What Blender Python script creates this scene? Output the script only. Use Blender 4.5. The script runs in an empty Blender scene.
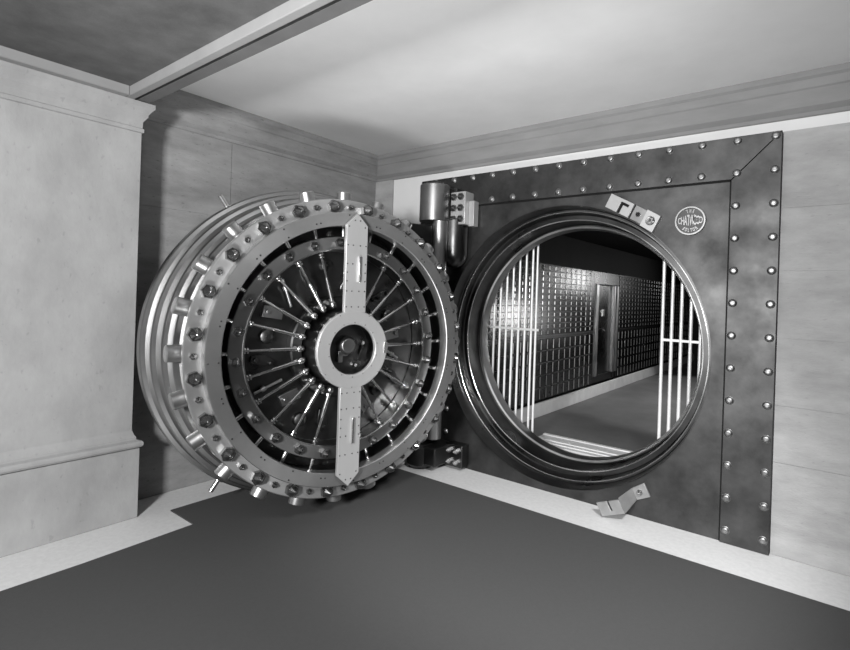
import bpy, bmesh, math, random
from mathutils import Vector, Matrix
random.seed(7)
PI = math.pi
S = bpy.context.scene
COL = S.collection
H = 1.664                                   # eye height; heights below are measured from the floor

# ------------------------------------------------------------------ camera
cd = bpy.data.cameras.new('camera'); cam = bpy.data.objects.new('camera', cd); COL.objects.link(cam)
cd.sensor_width = 36; cd.lens = 507.73 * 36 / 850
cd.shift_x = -(457.66 - 425) / 850; cd.shift_y = -(325 - 295.57) / 850
yaw, roll = math.radians(36.89), math.radians(1.885)
F = Vector((-math.sin(yaw), math.cos(yaw), 0)); R = Vector((math.cos(yaw), math.sin(yaw), 0)); U = R.cross(F)
R2 = R * math.cos(roll) + U * math.sin(roll); U2 = -R * math.sin(roll) + U * math.cos(roll)
M = Matrix((R2, U2, -F)).transposed().to_4x4(); M.translation = Vector((0, 0, H))
cam.matrix_world = M
cd.clip_start = 0.05
S.camera = cam

# ------------------------------------------------------------------ world, lights, exposure
w = bpy.data.worlds.new('world'); S.world = w; w.use_nodes = True
w.node_tree.nodes['Background'].inputs[0].default_value = (.8, .8, .8, 1)
w.node_tree.nodes['Background'].inputs[1].default_value = .06
def area(name, loc, target, size, power, sy=None):
    l = bpy.data.lights.new(name, 'AREA'); l.size = size; l.energy = power
    if sy: l.shape = 'RECTANGLE'; l.size_y = sy
    o = bpy.data.objects.new(name, l); COL.objects.link(o); o.location = loc
    o.rotation_euler = (Vector(target) - Vector(loc)).to_track_quat('-Z', 'Y').to_euler()
    return o
area('key_flood_lamp', (-.75, -1.8, 2.0), (-3.0, 4, 1.2), .5, 240)
def spot(name, loc, target, radius, power, deg, blend=.6):
    l = bpy.data.lights.new(name, 'SPOT'); l.shadow_soft_size = radius; l.energy = power; l.spot_size = math.radians(deg); l.spot_blend = blend
    o = bpy.data.objects.new(name, l); COL.objects.link(o); o.location = loc
    o.rotation_euler = (Vector(target) - Vector(loc)).to_track_quat('-Z', 'Y').to_euler()
spot('floor_fill_spot', (.4, 1.2, 2.8), (-1.75, 3.5, 0), .25, 480, 58, .7)  # added unseen fill that brightens the pale floor before the frame
spot('ceiling_fill_spot', (-1.3, .45, .35), (-2.2, 2.3, 3.2), .3, 250, 84, 1.0)  # added unseen fill aimed upwards to brighten the ceiling
area('vault_lamp', (-.55, 9.2, 1.3), (-3.0, 6.5, 1.0), .45, 4.5).data.spread = math.radians(75)
area('vault_far_lamp', (-.6, 12.6, 2.2), (-3.0, 8.5, 1.2), .5, 3.5).data.spread = math.radians(75)
spot('vault_ceiling_lamp', (-1.3, 8.7, 2.48), (-1.3, 8.7, 0), .1, 125, 103, .12)
S.view_settings.view_transform = 'Standard'; S.view_settings.look = 'None'
S.view_settings.exposure = 0.32; S.view_settings.gamma = 1; S.view_settings.use_curve_mapping = False

# ------------------------------------------------------------------ materials
def mat(name, col, rough=.6, metal=0., var=0., scale=4., stretch=(1, 1, 1), rvar=0., bump=0., bscale=60., spots=0., coat=0.):
    m = bpy.data.materials.new(name); m.use_nodes = True; nt = m.node_tree; N = nt.nodes; L = nt.links
    b = N['Principled BSDF']; b.inputs['Metallic'].default_value = metal; b.inputs['Roughness'].default_value = rough
    b.inputs['Base Color'].default_value = (col, col, col, 1)
    if coat: b.inputs['Coat Weight'].default_value = coat
    tc = N.new('ShaderNodeTexCoord'); mp = N.new('ShaderNodeMapping'); L.new(tc.outputs['Object'], mp.inputs[0])
    mp.inputs['Scale'].default_value = stretch
    if var or rvar:
        n = N.new('ShaderNodeTexNoise'); n.inputs['Scale'].default_value = scale; n.inputs['Detail'].default_value = 7
        n.inputs['Roughness'].default_value = .62
        L.new(mp.outputs[0], n.inputs['Vector'])
    if var:
        r = N.new('ShaderNodeMapRange'); L.new(n.outputs['Fac'], r.inputs[0]); r.inputs[1].default_value = .3; r.inputs[2].default_value = .7
        r.inputs[3].default_value = col * (1 - var); r.inputs[4].default_value = col * (1 + var)
        out = r.outputs[0]
        if spots:
            v = N.new('ShaderNodeTexNoise'); v.inputs['Scale'].default_value = scale * 9; v.inputs['Detail'].default_value = 3
            L.new(mp.outputs[0], v.inputs['Vector'])
            r3 = N.new('ShaderNodeMapRange'); L.new(v.outputs['Fac'], r3.inputs[0]); r3.inputs[1].default_value = .64; r3.inputs[2].default_value = .72
            r3.inputs[3].default_value = 1; r3.inputs[4].default_value = 1 - spots
            mu = N.new('ShaderNodeMath'); mu.operation = 'MULTIPLY'; L.new(out, mu.inputs[0]); L.new(r3.outputs[0], mu.inputs[1]); out = mu.outputs[0]
        L.new(out, b.inputs['Base Color'])
    if rvar:
        n2 = N.new('ShaderNodeTexNoise'); n2.inputs['Scale'].default_value = scale * .6; n2.inputs['Detail'].default_value = 6
        L.new(mp.outputs[0], n2.inputs['Vector'])
        r2 = N.new('ShaderNodeMapRange'); L.new(n2.outputs['Fac'], r2.inputs[0]); r2.inputs[1].default_value = .3; r2.inputs[2].default_value = .7
        r2.inputs[3].default_value = max(.05, rough - rvar); r2.inputs[4].default_value = rough + rvar
        L.new(r2.outputs[0], b.inputs['Roughness'])
    if bump:
        n3 = N.new('ShaderNodeTexNoise'); n3.inputs['Scale'].default_value = bscale; n3.inputs['Detail'].default_value = 4
        L.new(mp.outputs[0], n3.inputs['Vector'])
        bp = N.new('ShaderNodeBump'); bp.inputs['Strength'].default_value = bump; bp.inputs['Distance'].default_value = .01
        L.new(n3.outputs['Fac'], bp.inputs['Height']); L.new(bp.outputs[0], b.inputs['Normal'])
    return m
MT = dict(
    stone=mat('travertine', .26, .75, var=.26, scale=2.2, stretch=(1, 1, 3.2), bump=.25, bscale=40, spots=.35),
    palestone=mat('pale_stone_blocks', .36, .75, var=.2, scale=2.6, stretch=(1, 1, 2.6), bump=.25, bscale=40, spots=.15),
    pier=mat('pale_travertine', .33, .75, var=.16, scale=3.4, stretch=(1, 1, .6), bump=.15, bscale=40, spots=.15),
    cornice=mat('cornice_stone', .23, .75, var=.12, scale=2, stretch=(1, 1, 4), bump=.1),
    plaster=mat('plaster', .74, .9, var=.04, scale=2),
    ceil=mat('ceiling_plaster', .78, .95, var=.05, scale=1.6, bump=.08, bscale=90),
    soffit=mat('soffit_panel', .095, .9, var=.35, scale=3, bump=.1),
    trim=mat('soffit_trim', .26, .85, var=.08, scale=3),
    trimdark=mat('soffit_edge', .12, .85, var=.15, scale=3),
    terrazzo=mat('pale_terrazzo', .68, .55, var=.07, scale=30, bump=.03, spots=.12),
    carpet=mat('carpet', .058, .95, var=.06, scale=60, bump=.3, bscale=300),
    steel=mat('brushed_steel', .50, .36, 1, var=.10, scale=5, rvar=.08),
    bright=mat('polished_steel', .70, .22, 1, var=.05, scale=8, rvar=.05),
    satin=mat('satin_steel', .34, .38, 1, var=.12, scale=5, rvar=.10),
    plate=mat('frame_plate_steel', .085, .52, 1, var=.36, scale=4.2, rvar=.12, bump=.05, bscale=9),
    dark=mat('dark_steel', .10, .34, 1, var=.2, scale=5, rvar=.1),
    black=mat('black_steel', .05, .35, .8, var=.2, scale=5),
    void=mat('recess_black', .012, .6),
    boxes=mat('deposit_box_steel', .045, .26, 1, var=.25, scale=3, rvar=.06),
    boxframe=mat('deposit_frame_steel', .035, .35, 1, var=.2, scale=3),
    gate=mat('gate_steel', .9, .35, .3, var=.05, scale=9),
    vfloor=mat('vault_floor', .16, .6, var=.2, scale=1.6, bump=.05),
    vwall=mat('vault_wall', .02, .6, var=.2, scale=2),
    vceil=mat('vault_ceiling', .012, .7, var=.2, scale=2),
    marble=mat('white_marble_curb', .62, .4, var=.12, scale=5),
    glass=mat('lock_glass', .06, .08, 0., coat=1.0),
)

def turned(name, base, rough, an=.75, metal=1.0, var=.08):
    m = mat(name, base, rough, metal, var=var, scale=5, rvar=.04); N = m.node_tree.nodes; b = N['Principled BSDF']
    b.inputs['Anisotropic'].default_value = an
    t = N.new('ShaderNodeTangent'); t.direction_type = 'RADIAL'; t.axis = 'Y'
    m.node_tree.links.new(t.outputs[0], b.inputs['Tangent']); return m
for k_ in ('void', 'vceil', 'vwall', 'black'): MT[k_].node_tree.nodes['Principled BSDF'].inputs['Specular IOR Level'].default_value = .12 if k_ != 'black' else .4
MT['turned'] = turned('turned_steel', .55, .34, metal=.82)
MT['turned_mid'] = turned('turned_ring_steel', .44, .34, metal=.86)
MT['turned_dark'] = turned('turned_dark_steel', .30, .34)
MT['machined_dull'] = mat('dull_machined_steel', .34, .42, .5, var=.12, scale=12)
MT['machined'] = mat('machined_steel', .50, .38, .45, var=.05, scale=6, stretch=(1, 1, .3))
MT['bolt'] = mat('bolt_steel', .30, .24, 1, var=.1, scale=9)
MT['rivet'] = mat('rivet_steel', .30, .42, 1, var=.1)
MT['glintstrip'] = mat('box_glint_steel', .27, .3, 1)  # lighter steel that paints the vertical glints on the box fronts
# ------------------------------------------------------------------ builders
class MB:
    def __init__(s): s.bm = bmesh.new()
    def box(s, x0, x1, y0, y1, z0, z1, M=None):
        vs = [s.bm.verts.new(Vector((x, y, z)) if M is None else M @ Vector((x, y, z))) for x in (x0, x1) for y in (y0, y1) for z in (z0, z1)]
        for f in ((0, 1, 3, 2), (4, 6, 7, 5), (0, 4, 5, 1), (2, 3, 7, 6), (0, 2, 6, 4), (1, 5, 7, 3)):
            s.bm.faces.new([vs[i] for i in f])
        return s
    def prism(s, pts, y0, y1, M=None):
        """polygon in the xz plane extruded along y"""
        a = [s.bm.verts.new((M or Matrix()) @ Vector((p[0], y0, p[1]))) for p in pts]
        b = [s.bm.verts.new((M or Matrix()) @ Vector((p[0], y1, p[1]))) for p in pts]
        s.bm.faces.new(a); s.bm.faces.new(b[::-1]); n = len(pts)
        for i in range(n): s.bm.faces.new((a[i], b[i], b[(i + 1) % n], a[(i + 1) % n]))
        return s
    def lathe(s, prof, M=None, n=96, closed=True, a0=0, a1=2 * PI):
        """(r, d) profile turned about local Y"""
        M = M or Matrix(); full = abs(a1 - a0 - 2 * PI) < 1e-6; rings = []
        k = n if full else n + 1
        for r, d in prof:
            if r < 1e-6: v = s.bm.verts.new(M @ Vector((0, d, 0))); rings.append([v] * k); continue
            rings.append([s.bm.verts.new(M @ Vector((r * math.cos(a0 + (a1 - a0) * i / n), d, r * math.sin(a0 + (a1 - a0) * i / n)))) for i in range(k)])
        m = len(prof)
        for j in range(m if closed else m - 1):
            A, B = rings[j], rings[(j + 1) % m]
            for i in range(n):
                i2 = (i + 1) % k
                f = []
                for v in (A[i], A[i2], B[i2], B[i]):
                    if v not in f: f.append(v)
                if len(f) > 2:
                    try: s.bm.faces.new(f)
                    except ValueError: pass
        if not full:
            for e in (0, k - 1):
                try: s.bm.faces.new([rg[e] for rg in rings])
                except ValueError: pass
        return s
    def cyl(s, p, q, r, r2=None, n=16, bev=0):
        p = Vector(p); q = Vector(q); r2 = r if r2 is None else r2; d = q - p; L = d.length
        Q = d.to_track_quat('Y', 'Z').to_matrix().to_4x4(); Q.translation = p
        if bev: prof = [(0, 0), (r - bev, 0), (r, bev), (r2, L - bev), (r2 - bev, L), (0, L)]
        else: prof = [(0, 0), (r, 0), (r2, L), (0, L)]
        return s.lathe(prof, Q, n, closed=False)
    def ball(s, c, r, n=14, m=8, sc=(1, 1, 1)):
        Mx = Matrix.Translation(Vector(c)) @ Matrix.Diagonal((*sc, 1))
        return s.lathe([(r * math.sin(PI * i / m), -r * math.cos(PI * i / m)) for i in range(m + 1)], Mx, n, closed=False)
    def holeplate(s, x0, x1, z0, z1, cx, cz, r, y0, y1, n=96):
        """rectangular slab with a round hole"""
        angs = sorted(set([2 * PI * i / n for i in range(n)] + [math.atan2(z - cz, x - cx) % (2 * PI) for x in (x0, x1) for z in (z0, z1)]))
        def edge(a):
            c, t = math.cos(a), math.sin(a); ks = []
            if c > 1e-9: ks.append((x1 - cx) / c)
            if c < -1e-9: ks.append((x0 - cx) / c)
            if t > 1e-9: ks.append((z1 - cz) / t)
            if t < -1e-9: ks.append((z0 - cz) / t)
            k = min(ks); return cx + k * c, cz + k * t
        I0, I1, O0, O1 = [], [], [], []
        for a in angs:
            ix, iz = cx + r * math.cos(a), cz + r * math.sin(a); ox, oz = edge(a)
            I0.append(s.bm.verts.new((ix, y0, iz))); I1.append(s.bm.verts.new((ix, y1, iz)))
            O0.append(s.bm.verts.new((ox, y0, oz))); O1.append(s.bm.verts.new((ox, y1, oz)))
        m = len(angs)
        for i in range(m):
            j = (i + 1) % m
            for q in ((I0[i], O0[i], O0[j], I0[j]), (I1[i], I1[j], O1[j], O1[i]), (I0[i], I0[j], I1[j], I1[i]), (O0[i], O1[i], O1[j], O0[j])): s.bm.faces.new(q)
        return s
    def build(s, name, m, parent=None, bevel=0, sharp=35):
        bm = s.bm
        bmesh.ops.recalc_face_normals(bm, faces=bm.faces)
        for f in bm.faces: f.smooth = True
        for e in bm.edges:
            e.smooth = not (len(e.link_faces) == 2 and e.calc_face_angle(0) > math.radians(sharp))
        me = bpy.data.meshes.new(name); bm.to_mesh(me); bm.free()
        o = bpy.data.objects.new(name, me); COL.objects.link(o)
        if m: me.materials.append(MT[m] if isinstance(m, str) else m)
        if parent: o.parent = parent
        if bevel:
            b = o.modifiers.new('bevel', 'BEVEL'); b.width = bevel; b.segments = 2; b.limit_method = 'ANGLE'; b.angle_limit = math.radians(40)
        return o
def empty(name, loc=(0, 0, 0), rz=0):
    o = bpy.data.objects.new(name, None); COL.objects.link(o); o.location = loc; o.rotation_euler = (0, 0, rz); o.empty_display_size = .1
    return o
def tag(o, label, cat, group=None, kind=None):
    if label: o['label'] = label
    if cat: o['category'] = cat
    if group: o['group'] = group
    if kind: o['kind'] = kind
    return o
def st(o): o['kind'] = 'structure'; return o
def place(src, first, parent, loc=None, mat4=None):
    """first use keeps src, later ones copy it (shared mesh)"""
    o = src if first else src.copy()
    if not first: COL.objects.link(o)
    o.parent = parent
    if mat4 is not None: o.matrix_local = mat4
    elif loc is not None: o.location = loc
    return o

# ------------------------------------------------------------------ room shell
XA, YB = -4.29, 4.10                        # left wall plane, vault wall plane
CX, CZ = -1.926, H - .403                   # centre of the round opening
CEI = H + 1.56; COR = H + 1.27; SOF = H + 1.30
st(MB().box(XA - .3, 5.5, -5, YB + .1, -.12, 0).build('floor', 'terrazzo'))
FX0, FX1, FT = -3.5, -.328, H + 1.172
# stone courses of the left wall: blocks with fine joints
def block_wall(name, m, axis, plane, back, u0, u1, zs, us, gap=.004, rec=.006):
    b = MB()
    if axis == 'x': b.box(back, plane - rec, u0, u1, 0, zs[-1])
    else: b.box(u0, u1, plane + rec, back, 0, zs[-1])
    for k in range(len(zs) - 1):
        for i in range(len(us) - 1):
            a, c = us[i] + gap / 2, us[i + 1] - gap / 2; z0, z1 = zs[k] + gap / 2, zs[k + 1] - gap / 2
            if axis == 'x': b.box(plane - rec - .001, plane, a, c, z0, z1)
            else: b.box(a, c, plane, plane + rec + .001, z0, z1)
    return st(b.build(name, m))
block_wall('wall_left', 'stone', 'x', XA, XA - .3, -5, YB + .1, [0, .95, 1.62, 2.28, COR + .2], [-5, -2, .6, 2.35, YB + .1])
# vault wall: pale plaster above the frame, coursed stone to its right, a round way through
b = MB().holeplate(XA, FX1, 0, CEI, CX, CZ, 1.215, YB + .001, YB + .42).box(FX1, 5.5, YB + .001, YB + .42, FT + .001, CEI)
st(b.build('wall_vault', 'plaster'))
block_wall('wall_vault_right', 'palestone', 'y', YB - .085, YB + .42, FX1 + .002, 5.5, [0, .62, 1.0, 1.45, 1.9, 2.32, FT + .001], [FX1 + .002, .55, 1.9, 3.6, 5.5])
b = MB()
for z0, z1 in ((0, .8), (.804, 1.6), (1.604, 2.25), (2.254, COR)): b.box(XA, -4.02, YB - .02, YB, z0, z1)
st(b.build('trim_corner', 'palestone'))
# cornices
def corn_profile(): return [(0, 0), (.012, .006), (.012, .03), (.03, .045), (.045, .06), (.045, .17), (.055, .18), (.055, .235), (.07, .25), (.07, .30), (0, .30)]
b = MB(); pr = corn_profile(); a = []
for yy in (1.54, YB):
    a.append([b.bm.verts.new((XA + p[0], yy, COR + p[1])) for p in pr])
for i in range(len(pr)): b.bm.faces.new((a[0][i], a[0][(i + 1) % len(pr)], a[1][(i + 1) % len(pr)], a[1][i]))
b.bm.faces.new(a[0]); b.bm.faces.new(a[1][::-1])
st(b.build('trim_left_cornice', 'stone', sharp=25))
b = MB(); a = []
for xx in (XA, 5.5):
    a.append([b.bm.verts.new((xx, YB - p[0], COR + p[1])) for p in pr])
for i in range(len(pr)): b.bm.faces.new((a[0][i], a[0][(i + 1) % len(pr)], a[1][(i + 1) % len(pr)], a[1][i]))
b.bm.faces.new(a[0]); b.bm.faces.new(a[1][::-1])
st(b.build('trim_vault_cornice', 'cornice', sharp=25))
st(MB().box(XA - .3, 5.5, 1.55, YB + .42, CEI, CEI + .12).build('ceiling', 'ceil'))
# lower ceiling (soffit) towards the camera: dark edge, pale trim, recessed panel
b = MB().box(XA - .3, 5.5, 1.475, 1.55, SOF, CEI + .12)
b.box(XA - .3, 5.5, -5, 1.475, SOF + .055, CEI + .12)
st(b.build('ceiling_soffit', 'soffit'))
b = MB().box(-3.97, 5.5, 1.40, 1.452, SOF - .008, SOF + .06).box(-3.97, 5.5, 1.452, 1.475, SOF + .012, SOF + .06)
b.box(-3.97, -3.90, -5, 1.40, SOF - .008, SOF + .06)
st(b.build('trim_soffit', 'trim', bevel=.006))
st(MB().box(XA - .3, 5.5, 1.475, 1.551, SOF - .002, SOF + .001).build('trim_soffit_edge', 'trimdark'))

# corner pier at the left
p = empty('stone_pilaster', (-4.1, .9, 0)); tag(p, 'pale stone pilaster with a moulded base and capital at the left edge', 'pilaster')
def rel(o, org): o.location = (-org[0], -org[1], -org[2]); return o
org = (-4.1, .9, 0)
PY0 = .15
rel(MB().box(XA + .002, -4.02, PY0 + .04, 1.526, .5, COR + .03).build('shaft', 'pier', p), org)
rel(MB().box(XA + .002, -3.98, PY0, 1.567, 0, .497).build('base', 'pier', p, bevel=.004), org)
def around(prof, name, m):
    """moulding profile (out, z) run round the pier shaft with a mitred corner"""
    b = MB(); rings = []
    for out, z in prof:
        x, y0, y1 = -4.02 + out, PY0 + .04 - out, 1.526 + out
        rings.append([b.bm.verts.new(v) for v in ((XA + .002, y0, z), (x, y0, z), (x, y1, z), (XA + .002, y1, z))])
    for k in range(len(rings) - 1):
        for i in range(4): b.bm.faces.new((rings[k][i], rings[k][(i + 1) % 4], rings[k + 1][(i + 1) % 4], rings[k + 1][i]))
    b.bm.faces.new(rings[0][::-1]); b.bm.faces.new(rings[-1])
    return rel(b.build(name, m, p, sharp=25), org)
around([(.0, .497), (.035, .50), (.05, .507), (.058, .52), (.058, .535), (.05, .548), (.03, .555), (.022, .56), (.022, .575), (.012, .59), (.0, .625)], 'base_moulding', 'pier')
around([(.0, H + 1.085), (.012, H + 1.09), (.012, H + 1.115), (.004, H + 1.12), (.006, H + 1.165), (.022, H + 1.19), (.03, H + 1.20), (.03, H + 1.215), (.045, H + 1.24), (.062, H + 1.26), (.062, SOF - .009), (0, SOF - .009)], 'capital', 'pier')

# carpet
b = MB()
pts = [(-3.91, 1.76), (-3.56, 1.76), (-3.53, 1.10), (-3.53, -5), (5.5, -5), (5.5, 3.54), (-3.91, 3.54)]
lo = [b.bm.verts.new((x, y, .0015)) for x, y in pts]; hi = [b.bm.verts.new((x, y, .010)) for x, y in pts]
b.bm.faces.new(hi); b.bm.faces.new(lo[::-1])
for i in range(len(pts)): b.bm.faces.new((lo[i], lo[(i + 1) % len(pts)], hi[(i + 1) % len(pts)], hi[i]))
tag(b.build('carpet', 'carpet'), 'dark grey carpet covering the floor in front of the vault', 'carpet')

# ------------------------------------------------------------------ vault frame
vf = empty('vault_frame', (CX, 4.0, 0)); tag(vf, 'riveted steel vault frame with a round stepped opening, set in the wall', 'vault frame')
OF = (CX, 4.0, 0)
def fr(o): return rel(o, OF)
IN = .297                                     # border width
fr(MB().holeplate(FX0 + IN, FX1 - IN, 0, FT - IN, CX, CZ, 1.2, 4.0, YB + .1).build('face_plate', 'plate', vf))
by = 3.978
# mitred border plates
fr(MB().prism([(FX0, FT), (FX1, FT), (FX1 - IN, FT - IN), (FX0 + IN, FT - IN)], by, YB).build('border_plate', 'plate', vf, bevel=.003))
fr(MB().prism([(FX1, 0), (FX1, FT - .004), (FX1 - IN, FT - IN - .004), (FX1 - IN, 0)], by, YB).build('border_plate', 'plate', vf, bevel=.003))
fr(MB().prism([(FX0, 0), (FX0, FT - .004), (FX0 + IN, FT - IN - .004), (FX0 + IN, 0)], by, YB).build('border_plate', 'plate', vf, bevel=.003))
# stepped throat: four rings, each its own part
prof = [(1.2, 0), (1.192, .122), (1.185, .133), (1.164, .133), (1.156, .218), (1.148, .229), (1.105, .229), (1.098, .415), (1.09, .426), (1.066, .426), (1.058, .52), (1.2, .52), (1.21, .45)]
def ring(prof, name, m, par, org, c=(CX, 4.0, CZ), n=160, **k):
    return rel(MB().lathe(prof, Matrix.Translation(Vector(c)), n).build(name, m, par, **k), org)
ring([(1.2005, -.004), (1.192, .122), (1.185, .133), (1.164, .133), (1.164, .15), (1.209, .15), (1.209, -.004)], 'outer_step_ring', 'dark', vf, OF, sharp=20)
ring([(1.164, .133), (1.156, .218), (1.148, .229), (1.105, .229), (1.105, .245), (1.2, .245), (1.2, .15), (1.164, .15)], 'middle_step_ring', 'dark', vf, OF, sharp=20)
ring([(1.105, .229), (1.098, .415), (1.090, .426), (1.066, .426), (1.066, .44), (1.2, .44), (1.2, .245), (1.105, .245)], 'inner_step_ring', 'dark', vf, OF, sharp=20)
ring([(1.078, .418), (1.060, .424), (1.056, .434), (1.052, .525), (1.2, .525), (1.2, .44), (1.08, .44)], 'throat_lip', 'satin', vf, OF, sharp=20)
b = MB().box(FX0 + IN, FX1 - IN - .006, 3.9965, 4.0, FT - IN - .012, FT - IN).box(FX1 - IN - .010, FX1 - IN, 3.9965, 4.0, 0, FT - IN)
b.box(FX0 + IN, FX0 + IN + .010, 3.9965, 4.0, 0, FT - IN - .012)
fr(b.build('groove_shade_strip', 'void', vf))  # black strips standing in for the shade along the border's inner edge
# thin polished edges on the steps
for i, (r, d) in enumerate(((1.165, .1335), (1.106, .2295))):
    ring([(r, d - .003), (r + .007, d - .003), (r + .007, d + .001), (r - .002, d + .006), (r - .002, d - .001)], 'step_edge', 'bright', vf, OF, n=160)
# rivets
def dome(r, h, m='satin', name='rivet'):
    return MB().lathe([(0, -h), (r * .35, -h), (r * .42, -h * .80), (r * .62, -h * .78), (r * .9, -h * .45), (r, -h * .1), (r * 1.12, 0), (0, 0)], None, 18, closed=False).build(name, m, sharp=40)
rv = dome(.026, .017, 'rivet'); first = True
sp = .2263
spots = []
for k in range(14):
    x = FX1 - .037 - sp * k
    spots.append((x, FT - .03))
    if 1 <= k <= 12: spots.append((x, FT - .03 - sp))
for k in range(1, 13):
    z = FT - .03 - sp * k
    spots.append((FX1 - .037, z)); 
    if k > 1: spots.append((FX1 - .037 - sp, z))
    spots.append((FX1 - .037 - 13 * sp, z))
    if k > 1: spots.append((FX1 - .037 - 12 * sp, z))
for x, z in spots:
    if x < -2.75 and FT - .95 < z < FT - .1 or z < .05: continue
    place(rv, first, vf, (x - CX, by - 4.0, z)); first = False

# maker's medallion
em = empty('maker_medallion', (-.886 - OF[0], 3.995 - OF[1], H + .604)); em.parent = vf; em['label'] = 'small round cast medallion with raised lettering'
MB().lathe([(0, .004), (.1, .004), (.1, .0), (.097, -.004), (.0, -.004)], None, 64, closed=False).build('disc', 'plate', em)
MB().lathe([(.092, -.004), (.094, -.014), (.104, -.014), (.107, .003), (.092, .003)], None, 64).build('rim', 'rivet', em)
def text(s_, size, x, z, par, m, name='lettering', sx=1, sz=1, y=-.006, rot=0, ext=.003):
    c = bpy.data.curves.new(name, 'FONT'); c.body = s_; c.size = size; c.extrude = ext; c.align_x = 'CENTER'; c.align_y = 'CENTER'; c.offset = .0012
    tmp = bpy.data.objects.new('tmp', c); COL.objects.link(tmp)
    dg = bpy.context.evaluated_depsgraph_get(); me = bpy.data.meshes.new_from_object(tmp.evaluated_get(dg)); bpy.data.objects.remove(tmp)
    Mx = Matrix.Translation((x, y, z)) @ Matrix.Rotation(-rot, 4, 'Y') @ Matrix.Rotation(PI / 2, 4, 'X') @ Matrix.Diagonal((sx, sz, 1, 1))
    me.transform(Mx); me.materials.append(MT[m])
    o = bpy.data.objects.new(name, me); COL.objects.link(o); o.parent = par; return o
W_ = 'CHATWOOD'
xs = [-.0735, -.052, -.031, -.011, .012, .034, .0535, .0735]
hs = [.6, .78, .95, 1.05, 1.05, .95, .8, .62]
# one lettering part: join the letters into one mesh
def word(chars, xs, zs, rots, sizes, hsc, par, name):
    bmw = bmesh.new()
    for ch, x, z, r_, sz_, h_ in zip(chars, xs, zs, rots, sizes, hsc):
        o = text(ch, sz_, x, z, par, 'rivet', sz=h_, sx=.47, rot=r_)
        bmw.from_mesh(o.data); me = o.data; bpy.data.objects.remove(o); bpy.data.meshes.remove(me)
    me = bpy.data.meshes.new(name); bmw.to_mesh(me); bmw.free(); me.materials.append(MT['rivet'])
    o = bpy.data.objects.new(name, me); COL.objects.link(o); o.parent = par
word(W_, xs, [0] * 8, [0] * 8, [.07] * 8, [h * 1.5 for h in hs], em, 'name_lettering')
def arc(s_, r, a_mid, da, up, name):
    n = len(s_); xs_, zs_, rs_ = [], [], []
    for i in range(n):
        a_ = a_mid - (i - (n - 1) / 2) * da * (1 if up else -1)
        xs_.append(r * math.cos(a_)); zs_.append(r * math.sin(a_)); rs_.append((a_ - PI / 2) if up else (a_ + PI / 2))
    word(s_, xs_, zs_, rs_, [.036] * n, [1.0] * n, em, name)
arc('THE', .070, PI / 2, math.radians(17), True, 'top_lettering')
arc('BOLTON', .070, -PI / 2, math.radians(15), False, 'bottom_lettering')

# ------------------------------------------------------------------ brackets beside the opening
def polar(a_deg, r, y): a_ = math.radians(a_deg); return Vector((CX + r * math.cos(a_), y, CZ + r * math.sin(a_)))
def quad_slab(corners, t, holes=None):
    """corners: 4 points (front face), thickened along +y"""
    b = MB(); f = [b.bm.verts.new(c) for c in corners]; k = [b.bm.verts.new((c[0], c[1] + t, c[2])) for c in corners]
    b.bm.faces.new(f); b.bm.faces.new(k[::-1])
    for i in range(4): b.bm.faces.new((f[i], k[i], k[(i + 1) % 4], f[(i + 1) % 4]))
    return b
V = lambda x, y, z: Vector((x, y, z + H))
ub = empty('latch_bracket', (-1.32 - OF[0], 3.97 - OF[1], H + .72)); ub.parent = vf; ub['label'] = 'bright slotted latch bracket above the round opening'
OU = (-1.32, 3.97, H + .72)
P = [V(-1.469, 3.962, .854), V(-1.285, 3.962, .754), V(-1.331, 3.962, .643), V(-1.52, 3.962, .752)]
ex = (P[1] - P[0]).normalized(); ez = (P[0] - P[3]); Lz = ez.length; ez = ez.normalized(); Lx = (P[1] - P[0]).length; o3 = P[3]
def local(u, v, y): q = o3 + ex * u + ez * v; return Vector((q.x, y, q.z))
def poly_slab(uv, y0, t, name, m, par, org, bevel=.002):
    b = MB(); f = [b.bm.verts.new(local(u, v, y0)) for u, v in uv]; k = [b.bm.verts.new(local(u, v, y0 + t)) for u, v in uv]
    b.bm.faces.new(f); b.bm.faces.new(k[::-1]); n = len(uv)
    for i in range(n): b.bm.faces.new((f[i], k[i], k[(i + 1) % n], f[(i + 1) % n]))
    return rel(b.build(name, m, par, bevel=bevel), org)
c0, c1, c2 = Lx * .50, Lx * .62, Lx * .84        # the L slot is cut through the plate
poly_slab([(0, 0), (c0, 0), (c0, Lz * .80), (c2, Lz * .80), (c2, Lz * .62), (c1, Lz * .62), (c1, 0), (Lx, 0), (Lx, Lz), (0, Lz)], 3.955, .022, 'slotted_plate', 'machined', ub, OU)
poly_slab([(c0 - .002, 0.004), (c2, 0.004), (c2, Lz * .82), (c0 - .002, Lz * .82)], 3.976, .006, 'slot_backing', 'void', ub, OU, 0)
poly_slab([(Lx + .006, 0), (Lx + .105, -.002), (Lx + .105, Lz * .98), (Lx + .006, Lz)], 3.985, .015, 'recessed_plate', 'satin', ub, OU)
poly_slab([(Lx + .112, -.012), (Lx + .225, -.02), (Lx + .225, .115), (Lx + .112, .12)], 3.955, .045, 'bolt_block', 'machined', ub, OU)
def hexbolt(r, h, name, m, cone=True):
    b = MB()
    if cone: b.lathe([(0, -h * 1.3), (r * .12, -h * 1.25), (r * .60, -h * .82), (r * .70, -h * .72), (r * .70, -h * .66), (0, -h * .66)], None, 10, closed=False)
    b.lathe([(0, -h * .70), (r * .90, -h * .70), (r, -h * .60), (r, 0), (0, 0)], None, 6, closed=False)
    return b.build(name, m, sharp=8)
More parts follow.
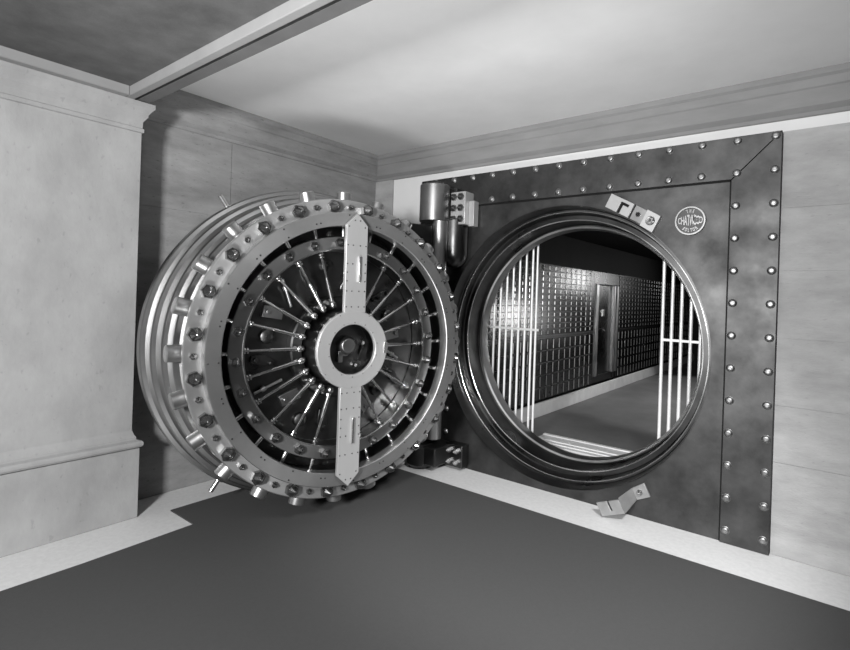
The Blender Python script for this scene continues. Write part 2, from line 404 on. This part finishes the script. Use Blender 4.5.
q = local(Lx + .17, .052, 3.955); nb = MB().lathe([(.020, -.008), (.03, -.012), (.036, 0), (.02, 0)], None, 24).build('washer', 'satin', ub); nb.location = q - Vector(OU)
nb = hexbolt(.018, .022, 'bolt', 'bright'); nb.parent = ub; nb.location = q - Vector(OU)
q = local(Lx + .055, .055, 3.985); nb = hexbolt(.020, .02, 'bolt', 'dark'); nb.parent = ub; nb.location = q - Vector(OU)

lb = empty('latch_bracket', (-1.3 - OF[0], 3.9 - OF[1], .1)); lb.parent = vf; lb['label'] = 'cranked slotted latch bracket below the round opening'
OL = (-1.3, 3.9, .1)
A_ = [V(-1.454, 3.8, -1.560), V(-1.286, 3.8, -1.479), V(-1.23, 3.8, -1.583), V(-1.40, 3.8, -1.650)]
B_ = [V(-1.241, 3.975, -1.443), V(-1.20, 3.975, -1.525), V(-1.101, 3.975, -1.476), V(-1.151, 3.975, -1.383)]
def slab3(q4, t, name, m, nrm=(0, 1, 0)):
    b = MB(); nrm = Vector(nrm); f = [b.bm.verts.new(c) for c in q4]; k = [b.bm.verts.new(c + nrm * t) for c in q4]
    b.bm.faces.new(f); b.bm.faces.new(k[::-1])
    for i in range(4): b.bm.faces.new((f[i], k[i], k[(i + 1) % 4], f[(i + 1) % 4]))
    return rel(b.build(name, m, lb, bevel=.003), OL)
o3 = A_[3]; ex = (A_[2] - A_[3]).normalized(); ez = (A_[0] - A_[3]); Lz = ez.length; ez.normalize(); Lx = (A_[2] - A_[3]).length
poly_slab([(0, 0), (Lx, 0), (Lx, Lz), (Lx * .55, Lz), (Lx * .55, Lz * .30), (Lx * .47, Lz * .30), (Lx * .47, Lz), (0, Lz)], 3.80, .02, 'slotted_plate', 'machined_dull', lb, OL)
poly_slab([(Lx * .44, Lz * .25), (Lx * .58, Lz * .25), (Lx * .58, Lz * .98), (Lx * .44, Lz * .98)], 3.819, .004, 'slot_backing', 'void', lb, OL, 0)
slab3([A_[1], B_[0], B_[1], A_[2]], .02, 'crank', 'machined_dull')
slab3([B_[0], B_[1], B_[2], B_[3]], .02, 'fixing_plate', 'machined_dull')
nb = hexbolt(.024, .035, 'bolt', 'bright'); nb.parent = lb; nb.location = V(-1.175, 3.975, -1.455) - Vector(OL)

# ------------------------------------------------------------------ hinges on the frame
hg = empty('hinge', (-3.0 - OF[0], 3.9 - OF[1], H + .7)); hg.parent = vf; hg['label'] = 'heavy upper hinge with a bright bolted plate'
OH = (-3.0, 3.9, H + .7)
HXc, HYc = -3.15, 3.78
rel(MB().cyl((HXc, HYc, H + .70), (HXc, HYc, H + 1.055), .145, n=48, bev=.008).build('knuckle', 'satin', hg), OH)
rel(MB().box(HXc + .02, -2.95, HYc + .08, 3.98, H + .72, H + 1.03).build('hinge_web', 'dark', hg, bevel=.01), OH)
rel(MB().cyl((HXc, HYc, H + 1.055), (HXc, HYc, H + 1.085), .10, .085, n=32).build('pin_cap', 'dark', hg), OH)
rel(MB().box(-3.0, -2.83, 3.84, 3.98, H + .675, H + .985).build('mounting_plate', 'machined', hg, bevel=.005), OH)
rel(MB().box(-2.83, -2.77, 3.90, 3.98, H + .66, H + .90).build('side_plate', 'machined', hg, bevel=.005), OH)
bt = hexbolt(.034, .035, 'bolt', 'dark'); first = True
for i in range(2):
    for j in range(3):
        place(bt, first, hg, Vector((-2.958 + .082 * i, 3.84, H + .725 + .105 * j)) - Vector(OH)); first = False
rel(MB().cyl((HXc + .09, HYc - .02, .3), (HXc + .09, HYc - .02, H + .70), .075, n=32).build('hinge_post', 'steel', hg), OH)
b = MB(); rr = .125; x0, y0 = -3.0, 3.92
b.lathe([(0, H + .72), (rr, H + .72)] + [(rr * math.cos(t * PI / 16), H + .40 - rr * 1.1 * math.sin(t * PI / 16)) for t in range(9)], Matrix.Translation((x0, y0, 0)) @ Matrix(((1, 0, 0, 0), (0, 0, 1, 0), (0, 1, 0, 0), (0, 0, 0, 1))), 40, closed=False)
rel(b.build('hinge_barrel', 'dark', hg), OH)
lh = empty('hinge', (-3.0 - OF[0], 3.85 - OF[1], 0)); lh.parent = vf; lh['label'] = 'dark lower hinge block with four bolts'
OH2 = (-3.0, 3.85, 0)
rel(MB().cyl((-3.19, 3.74, .02), (-3.19, 3.74, .24), .135, n=40, bev=.03).build('hinge_block', 'black', lh), OH2)
rel(MB().box(-3.19, -2.95, 3.66, 3.98, .06, .235).build('hinge_web', 'black', lh, bevel=.015), OH2)
rel(MB().box(-3.0, -2.80, 3.88, 3.98, .03, .245).build('mounting_plate', 'dark', lh, bevel=.005), OH2)
bt = hexbolt(.028, .045, 'bolt', 'steel'); first = True
for i in range(2):
    for j in range(2):
        place(bt, first, lh, Vector((-2.945 + .085 * i, 3.88, .085 + .105 * j)) - Vector(OH2)); first = False

# ------------------------------------------------------------------ the round vault door
TH = math.radians(77.2)
DC = Vector((-2.755, 2.438, 0)); ZC = H - .403
vd = empty('vault_door', DC, TH)
tag(vd, 'huge round steel vault door swung open, its bolt work and riveted rings showing', 'vault door')
def dpart(b, name, m, par=None, **k):
    o = b.build(name, m, par or vd, **k)
    if par is None: o.location = (0, 0, ZC)
    return o
def at(r, a_deg, d): a_ = math.radians(a_deg); return Vector((r * math.cos(a_), d, r * math.sin(a_)))
body = dpart(MB().lathe([(0, .80), (1.15, .80), (1.19, .775), (1.198, .75), (1.198, .655), (1.19, .645), (1.166, .64), (1.156, .535), (1.148, .525), (1.125, .52),
    (1.112, .425), (1.104, .415), (1.08, .41), (1.070, .31), (1.062, .30), (1.035, .295), (1.035, .215), (1.02, .205), (.985, .20), (.985, .115), (.885, .115), (.885, .27), (0, .27)], None, 192, closed=False), 'door_body', 'turned_dark', sharp=20)
dpart(MB().lathe([(.80, .269), (.884, .269), (.884, .262), (.80, .262)], None, 128), 'trough_shade_ring', 'black')  # black ring added to put shade into the trough floor
dpart(MB().lathe([(0, .268), (.70, .268), (.70, .264), (0, .264)], None, 96, closed=False), 'back_plate', 'dark')
dpart(MB().lathe([(.90, .120), (1.055, .120), (1.063, .112), (1.063, .084), (1.057, .078), (.90, .078)], None, 192), 'bolt_plate_ring', 'turned', sharp=20)
ra = dpart(MB().lathe([(.868, .085), (.868, .004), (.872, 0), (.958, 0), (.963, .005), (.963, .085)], None, 192), 'pressure_ring', 'turned_mid', sharp=20)
ir = dpart(MB().lathe([(.706, .265), (.706, .119), (.712, .114), (.797, .114), (.802, .119), (.802, .265)], None, 160), 'inner_bolt_ring', 'turned_dark', sharp=20)
dpart(MB().lathe([(.703, .118), (.703, .106), (.712, .106), (.712, .118)], None, 160), 'inner_edge_bead', 'bright')
def polar_copies(src, r, angs, d, spin=None):
    f = True
    for i, a_ in enumerate(angs):
        m4 = Matrix.Translation(at(r, a_, d) + Vector((0, 0, ZC)))
        if spin is not None: m4 = m4 @ Matrix.Rotation(-math.radians(a_ + spin), 4, 'Y')
        place(src, f, vd, mat4=m4); f = False
polar_copies(hexbolt(.046, .058, 'large_bolt', 'bolt'), 1.010, [8 + 15 * k for k in range(24)], .078, 12)
polar_copies(hexbolt(.020, .032, 'small_bolt', 'bolt'), 1.010, [.5 + 15 * k for k in range(24)], .078, 5)
polar_copies(hexbolt(.033, .045, 'ring_bolt', 'bolt'), .757, [5 + 15 * k for k in range(24)], .114, 20)
# radial locking bolts: cylinders pointing outwards (local +X spun to the angle)
def radial(b, name, m, r, angs, d):
    src = b.build(name, m, None, sharp=30); f = True
    for a_ in angs:
        m4 = Matrix.Translation(Vector((0, d, ZC))) @ Matrix.Rotation(-math.radians(a_), 4, 'Y') @ Matrix.Translation((r, 0, 0))
        place(src, f, vd, mat4=m4); f = False
radial(MB().cyl((0, 0, 0), (.158, 0, 0), .053, n=32, bev=.006), 'locking_bolt', 'steel', .975, [15 * k for k in range(24)], .192)
radial(MB().cyl((0, 0, 0), (.09, 0, 0), .015, n=12), 'tie_pin', 'bright', .795, [1 + 15 * k for k in range(24)], .15)
radial(MB().cyl((0, 0, 0), (.10, 0, 0), .017, n=14, bev=.003).cyl((0, 0, 0), (.012, 0, 0), .036, n=14), 'lifting_pin', 'bright', 1.19, [124, -124], .69)
# spokes (pull rods)
b = MB()
b.cyl((.31, .0, 0), (.52, .01, 0), .015, .013, n=12).cyl((.52, .01, 0), (.70, .02, 0), .010, .009, n=10)
b.ball((.318, .0, 0), .025, sc=(1.3, 1, 1))
b.cyl((.345, .012, 0), (.362, .011, 0), .019, n=12)
b.cyl((.664, .02, 0), (.672, .02, 0), .024, n=14).cyl((.682, .021, 0), (.690, .021, 0), .026, n=14).cyl((.69, .02, 0), (.705, .02, 0), .014, n=10)
b.cyl((.325, .012, 0), (.325, .11, 0), .016, n=10)
radial(b, 'pull_rod', 'bright', 0, [15 * k for k in range(24) if k not in (6, 18)], .145)
# carrier ring the rods start from, mechanism behind them
dpart(MB().lathe([(.29, .262), (.29, .19), (.36, .18), (.37, .19), (.37, .262)], None, 96), 'rod_carrier_ring', 'dark')
rnd = random.Random(3)
for k in range(20):
    a_ = 9 + 18 * k; r_ = rnd.uniform(.44, .6)
    c = at(r_, a_, 0)
    b = MB(); t = k % 4
    Mx = Matrix.Translation((c.x, 0, c.z)) @ Matrix.Rotation(-math.radians(a_ + rnd.uniform(-25, 25)), 4, 'Y')
    if t == 0:
        b.box(-.07, .07, .225, .265, -.04, .04, Mx); b.cyl(Mx @ Vector((.04, .225, 0)), Mx @ Vector((.04, .20, 0)), .016)
        dpart(b, 'lever_plate', 'satin', bevel=.004)
    elif t == 1:
        b.lathe([(0, .215), (.03, .215), (.045, .225), (.05, .265), (0, .265)], Mx, 28, closed=False); b.lathe([(0, .20), (.014, .20), (.014, .22), (0, .22)], Mx, 12, closed=False)
        dpart(b, 'pivot_boss', 'dark')
    elif t == 2:
        b.prism([(-.09, -.015), (.0, -.045), (.08, -.02), (.08, .02), (0, .03), (-.09, .015)], .235, .265, Mx)
        b.cyl(Mx @ Vector((-.05, .24, 0)), Mx @ Vector((-.05, .205, 0)), .012); b.cyl(Mx @ Vector((.05, .24, 0)), Mx @ Vector((.05, .21, 0)), .016)
        dpart(b, 'link_plate', 'dark', bevel=.003)
    else:
        b.cyl(Mx @ Vector((-.10, .235, .02)), Mx @ Vector((.10, .235, -.01)), .011, n=12); b.cyl(Mx @ Vector((.02, .235, .0)), Mx @ Vector((.05, .235, .0)), .019, n=12)
        dpart(b, 'connecting_rod', 'steel')
# hub
dpart(MB().lathe([(.268, .262), (.272, .0), (.272, -.022), (.178, -.022), (.178, .10), (.21, .11), (.21, .262)], None, 96), 'hub_drum', 'dark', sharp=25)
hr = dpart(MB().lathe([(.176, -.022), (.176, -.046), (.181, -.052), (.268, -.052), (.274, -.046), (.274, -.022)], None, 128), 'hub_ring', 'machined', sharp=25); hr.location.x = -.012
dpart(MB().box(.232, .262, -.060, -.050, -.035, .045), 'hub_index_plate', 'bright', bevel=.002)
hc = dpart(MB().lathe([(0, .09), (.178, .09), (.178, .10), (0, .10)], None, 64, closed=False), 'lock_chamber_plate', 'dark')
b = MB().lathe([(0, .015), (.05, .02), (.065, .04), (.07, .09), (0, .09)], Matrix.Translation((-.01, 0, .02)), 40, closed=False)
b.box(-.075, -.04, .05, .09, -.10, -.02).box(-.075, .0, .05, .09, -.055, -.03)
dpart(b, 'combination_lock', 'satin', bevel=.003)
for x, z in ((.115, .035), (.06, -.125)):
    dpart(MB().lathe([(0, .04), (.012, .04), (.018, .055), (.02, .09), (0, .09)], Matrix.Translation((x, 0, z)), 16, closed=False), 'lock_knob', 'bright')
dpart(MB().prism([(.10, -.10), (.135, -.04), (.13, .06), (.11, .08), (.115, .0), (.08, -.09)], .06, .09), 'lock_guard', 'dark')
# straps
def strap(sg, name):
    w_ = .083
    pts = [(-w_, .262), (-.02, .238), (.02, .238), (w_, .262), (w_, .872), (0, .955), (-w_, .872)]
    pts = [(x, z * sg) for x, z in pts]
    s_ = dpart(MB().prism(pts, -.050, -.018), name, 'machined', bevel=.003); s_.location.x = -.010 if sg > 0 else -.022
    sc = MB().lathe([(0, -.0525), (.004, -.0525), (.0055, -.0495), (0, -.0495)], None, 8, closed=False).build('screw', 'dark', s_); f = True
    for (x, z) in [(-.065, .86), (.06, .86), (-.02, .905), (.02, .905)] + [(x, z) for z in (.73, .60, .41, .30) for x in (-.07, -.03, .025, .07)] + [(x, z) for z in (.54, .48) for x in (-.07, .07)]:
        place(sc, f, s_, (x, 0, z * sg)); f = False
    MB().box(.012, .026, -.068, -.048, sg * .475, sg * .655).build('grip_bar', 'bright', s_, bevel=.003)
    return s_
strap(1, 'strap'); strap(-1, 'strap')
# screws on hub ring and pressure ring
sc = MB().lathe([(0, -.0535), (.0035, -.0535), (.005, -.0515), (0, -.0515)], None, 8, closed=False).build('screw', 'bright', hr); f = True
for k in range(14):
    a_ = 25.7 * k + 12
    for r_ in ((.19,) if k % 2 else (.192, .262)):
        place(sc, f, hr, at(r_, a_, 0)); f = False
sc = MB().lathe([(0, -.003), (.005, -.003), (.006, .001), (0, .001)], None, 8, closed=False).build('screw', 'dark', ra); f = True
for k in range(24):
    for da, r_ in (((-1, .90), (1, .90)) if k % 2 else ((0, .885), (0, .945))):
        place(sc, f, ra, at(r_, 15 * k + 3 + da, 0)); f = False
# crane arm from the back of the door to the hinge
hx, hy = HXc, HYc
Minv = (Matrix.Translation(DC) @ Matrix.Rotation(TH, 4, 'Z')).inverted()
hl = Minv @ Vector((hx, hy, 0))
b = MB()
pA = Vector((hl.x, hl.y, 0)); pB = Vector((.1, .86, 0)); dr = (pB - pA).normalized(); nr = Vector((-dr.y, dr.x, 0)); Ln = (pB - pA).length
Mx = Matrix((( dr.x, nr.x, 0, pA.x), (dr.y, nr.y, 0, pA.y), (0, 0, 1, 0), (0, 0, 0, 1)))
b.prism([(-.12, .66 + H - ZC), (.35, .66 + H - ZC), (Ln, .30), (Ln, -.35), (.4, -.98), (-.12, -.98)], -.07, .07, Mx)
b.lathe([(0, .80), (.42, .80), (.40, .93), (0, .93)], None, 48, closed=False)
dpart(b, 'crane_arm', 'black', bevel=.01)

# ------------------------------------------------------------------ inside the vault
VF = H - 1.50                                # vault floor level
BX, BT = -3.04, H + .45
st(MB().box(-3.5, 1.2, YB + .42, 14.6, VF - .12, VF).build('floor_vault', 'vfloor'))
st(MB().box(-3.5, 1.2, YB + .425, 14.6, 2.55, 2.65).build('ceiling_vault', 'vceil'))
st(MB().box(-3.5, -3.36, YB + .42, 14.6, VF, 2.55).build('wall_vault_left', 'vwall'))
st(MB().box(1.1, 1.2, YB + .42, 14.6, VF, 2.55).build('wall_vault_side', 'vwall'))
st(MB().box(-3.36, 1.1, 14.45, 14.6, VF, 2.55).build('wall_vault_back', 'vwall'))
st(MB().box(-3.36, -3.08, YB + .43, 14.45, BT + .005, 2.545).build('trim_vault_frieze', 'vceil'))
# long white curb along the foot of the deposit boxes
cb = MB().box(-3.03, -2.99, 5.15, 14.4, VF, H - 1.33)
tag(cb.build('marble_curb', 'marble', bevel=.006), 'long white marble curb along the foot of the safe deposit boxes', 'curb')
def bank(y0, y1, label, name='deposit_box_cabinet', dirty=0):
    e = empty(name, (BX, y0, VF)); tag(e, label, 'cabinet', 'banks of safe deposit boxes in the vault')
    OB = (BX, y0, VF)
    rel(MB().box(-3.34, BX - .012, y0 + .003, y1 - .003, VF + .19, BT).build('carcass', 'boxframe', e), OB)
    rel(MB().box(-3.34, BX + .006, y0 + .003, y1 - .003, H - .515, H - .49).build('middle_rail', 'boxframe', e), OB)
    n = max(1, round((y1 - y0) / .168)); dw = (y1 - y0) / n
    rows = []
    z = BT - .01
    while z - .0765 > H - .495: rows.append((z - .0765 + .005, z - .004)); z -= .0765
    z = H - .52
    for k in range(5): rows.append((z - .158 + .006, z - .004)); z -= .158
    cells = []
    for i in range(n):
        for (z0, z1) in rows: cells.append((y0 + i * dw, z0, z1))
    cells.sort(key=lambda c: (c[0] - 8) ** 2 * 0 + c[0])
    protos = {}
    rest = MB(); cnt = 0
    def door(b, y, z0, z1):
        b.box(BX - .012, BX, y + .006, y + dw - .006, z0, z1)
        b.box(BX, BX + .004, y + .014, y + dw - .014, z0 + .008, z1 - .008)
        zc = (z0 + z1) / 2
        n0 = len(b.bm.faces); b.cyl((BX + .003, y + dw * .10, z0 + .012), (BX + .003, y + dw * .10, z1 - .012), .008, n=8); b.bm.faces.ensure_lookup_table()  # upright strip added to imitate a glint on each box door
        for f in b.bm.faces[n0:]: f.material_index = 1
        b.cyl((BX, y + dw * .78, zc), (BX + .008, y + dw * .78, zc), .009, n=6)
    limit = 98
    for (y, z0, z1) in cells:
        if cnt < limit:
            key = round(z1 - z0, 3)
            if key not in protos:
                b = MB(); door(b, 0, 0, z1 - z0); protos[key] = b.build('box_door', 'boxes', e); o = protos[key]; o.data.materials.append(MT['glintstrip'])
            else: o = protos[key].copy(); COL.objects.link(o); o.parent = e
            o.location = Vector((0, y, z0)) - Vector(OB); cnt += 1
        else: door(rest, y, z0, z1)
    if len(cells) > limit:
        o = rest.build('box_door', 'boxes', e); o.data.materials.append(MT['glintstrip']); rel(o, OB); o['kind'] = 'stuff'
    else: rest.bm.free()
bank(4.62, 6.20, 'bank of steel safe deposit boxes nearest the opening, behind the left gate bars')
bank(6.20, 7.60, 'bank of steel safe deposit boxes just left of the inner steel door')
bank(8.72, 10.4, 'bank of steel safe deposit boxes just right of the inner steel door')
bank(10.4, 14.4, 'farthest bank of steel safe deposit boxes, beside the right gate bars')
# inner steel door between the banks
idr = empty('inner_steel_door', (BX, 8.15, VF)); tag(idr, 'tall plain steel door with bright jambs between the banks of deposit boxes', 'door')
OI = (BX, 8.15, VF)
rel(MB().box(-3.34, BX - .01, 7.603, 8.717, H + .26, BT).build('overdoor_panel', 'boxes', idr), OI)
rel(MB().box(-3.34, BX - .03, 7.76, 8.40, VF + .2, H + .24).build('door_leaf', 'boxes', idr), OI)
for a0, a1 in ((7.64, 7.74), (8.42, 8.50), (8.56, 8.64)):
    rel(MB().box(-3.34, BX + .02, a0, a1, VF + .3, H + .25).build('jamb', 'satin', idr, bevel=.006), OI)
rel(MB().box(-3.34, BX - .005, 8.50, 8.56, VF + .2, H + .25).box(-3.34, BX - .005, 7.603, 7.64, VF + .2, H + .25).box(-3.34, BX - .005, 8.64, 8.717, VF + .2, H + .25).box(-3.34, BX - .02, 7.64, 8.64, VF + .19, VF + .3).build('surround', 'boxframe', idr), OI)
rel(MB().cyl((BX - .03, 7.86, H - .45), (BX + .04, 7.86, H - .45), .016, n=12).cyl((BX + .035, 7.86, H - .45), (BX + .035, 7.99, H - .49), .013, n=10).build('door_handle', 'bright', idr), OI)
rel(MB().lathe([(0, 0), (.03, 0), (.03, .02), (0, .02)], Matrix.Translation((BX - .035, 8.06, H - .10)) @ Matrix.Rotation(PI / 2, 4, 'Z'), 20, closed=False).box(BX - .03, BX - .015, 8.03, 8.09, H - .26, H - .15).build('lock_plate', 'bright', idr), OI)

# threshold platform and day gates
th = empty('threshold_plate', (-2.0, 4.8, VF)); tag(th, 'ribbed metal threshold plate with bright edge strips just inside the opening', 'threshold')
OT = (-2.0, 4.8, VF)
rel(MB().box(-2.52, -1.35, 4.64, 5.0, VF, VF + .03).build('ramp_plate', 'marble', th, bevel=.004), OT)
for yy in (4.70, 4.79, 4.97): rel(MB().box(-2.52, -1.35, yy, yy + .05, VF + .03, VF + .04).build('edge_strip', 'gate', th, bevel=.003), OT)
GY = 4.60
def gate(xs, r, label, x0, x1, name='day_gate'):
    g = empty(name, ((x0 + x1) / 2, GY, VF)); tag(g, label, 'gate')
    OG = ((x0 + x1) / 2, GY, VF)
    src = MB().cyl((0, 0, .02), (0, 0, 2.3), r, n=14).build('bar', 'gate', g); f = True
    for x in xs: place(src, f, g, (x - OG[0], 0, 0)); f = False
    rel(MB().box(x0, x1, GY - .012, GY + .012, H - .335, H - .312).build('cross_bar', 'gate', g, bevel=.003), OG)
    rel(MB().box(x0, x1, GY - .015, GY + .015, VF, VF + .03).build('bottom_rail', 'gate', g, bevel=.003), OG)
    rel(MB().box(x0, x1, GY - .015, GY + .015, VF + 2.28, VF + 2.31).build('top_rail', 'gate', g, bevel=.003), OG)
k_ = GY / 4.55
gate([(-2.412 - .012) * k_, -2.475 * k_] + [(-2.475 - .074 * i) * k_ for i in range(1, 7)], .0115, 'left day gate of slim bright bars standing just inside the opening', -3.0, -2.42)
gate([(-1.205 + .0755 * i) * k_ for i in range(7)], .0145, 'right day gate of slim bright bars standing just inside the opening', -1.23, -.72)
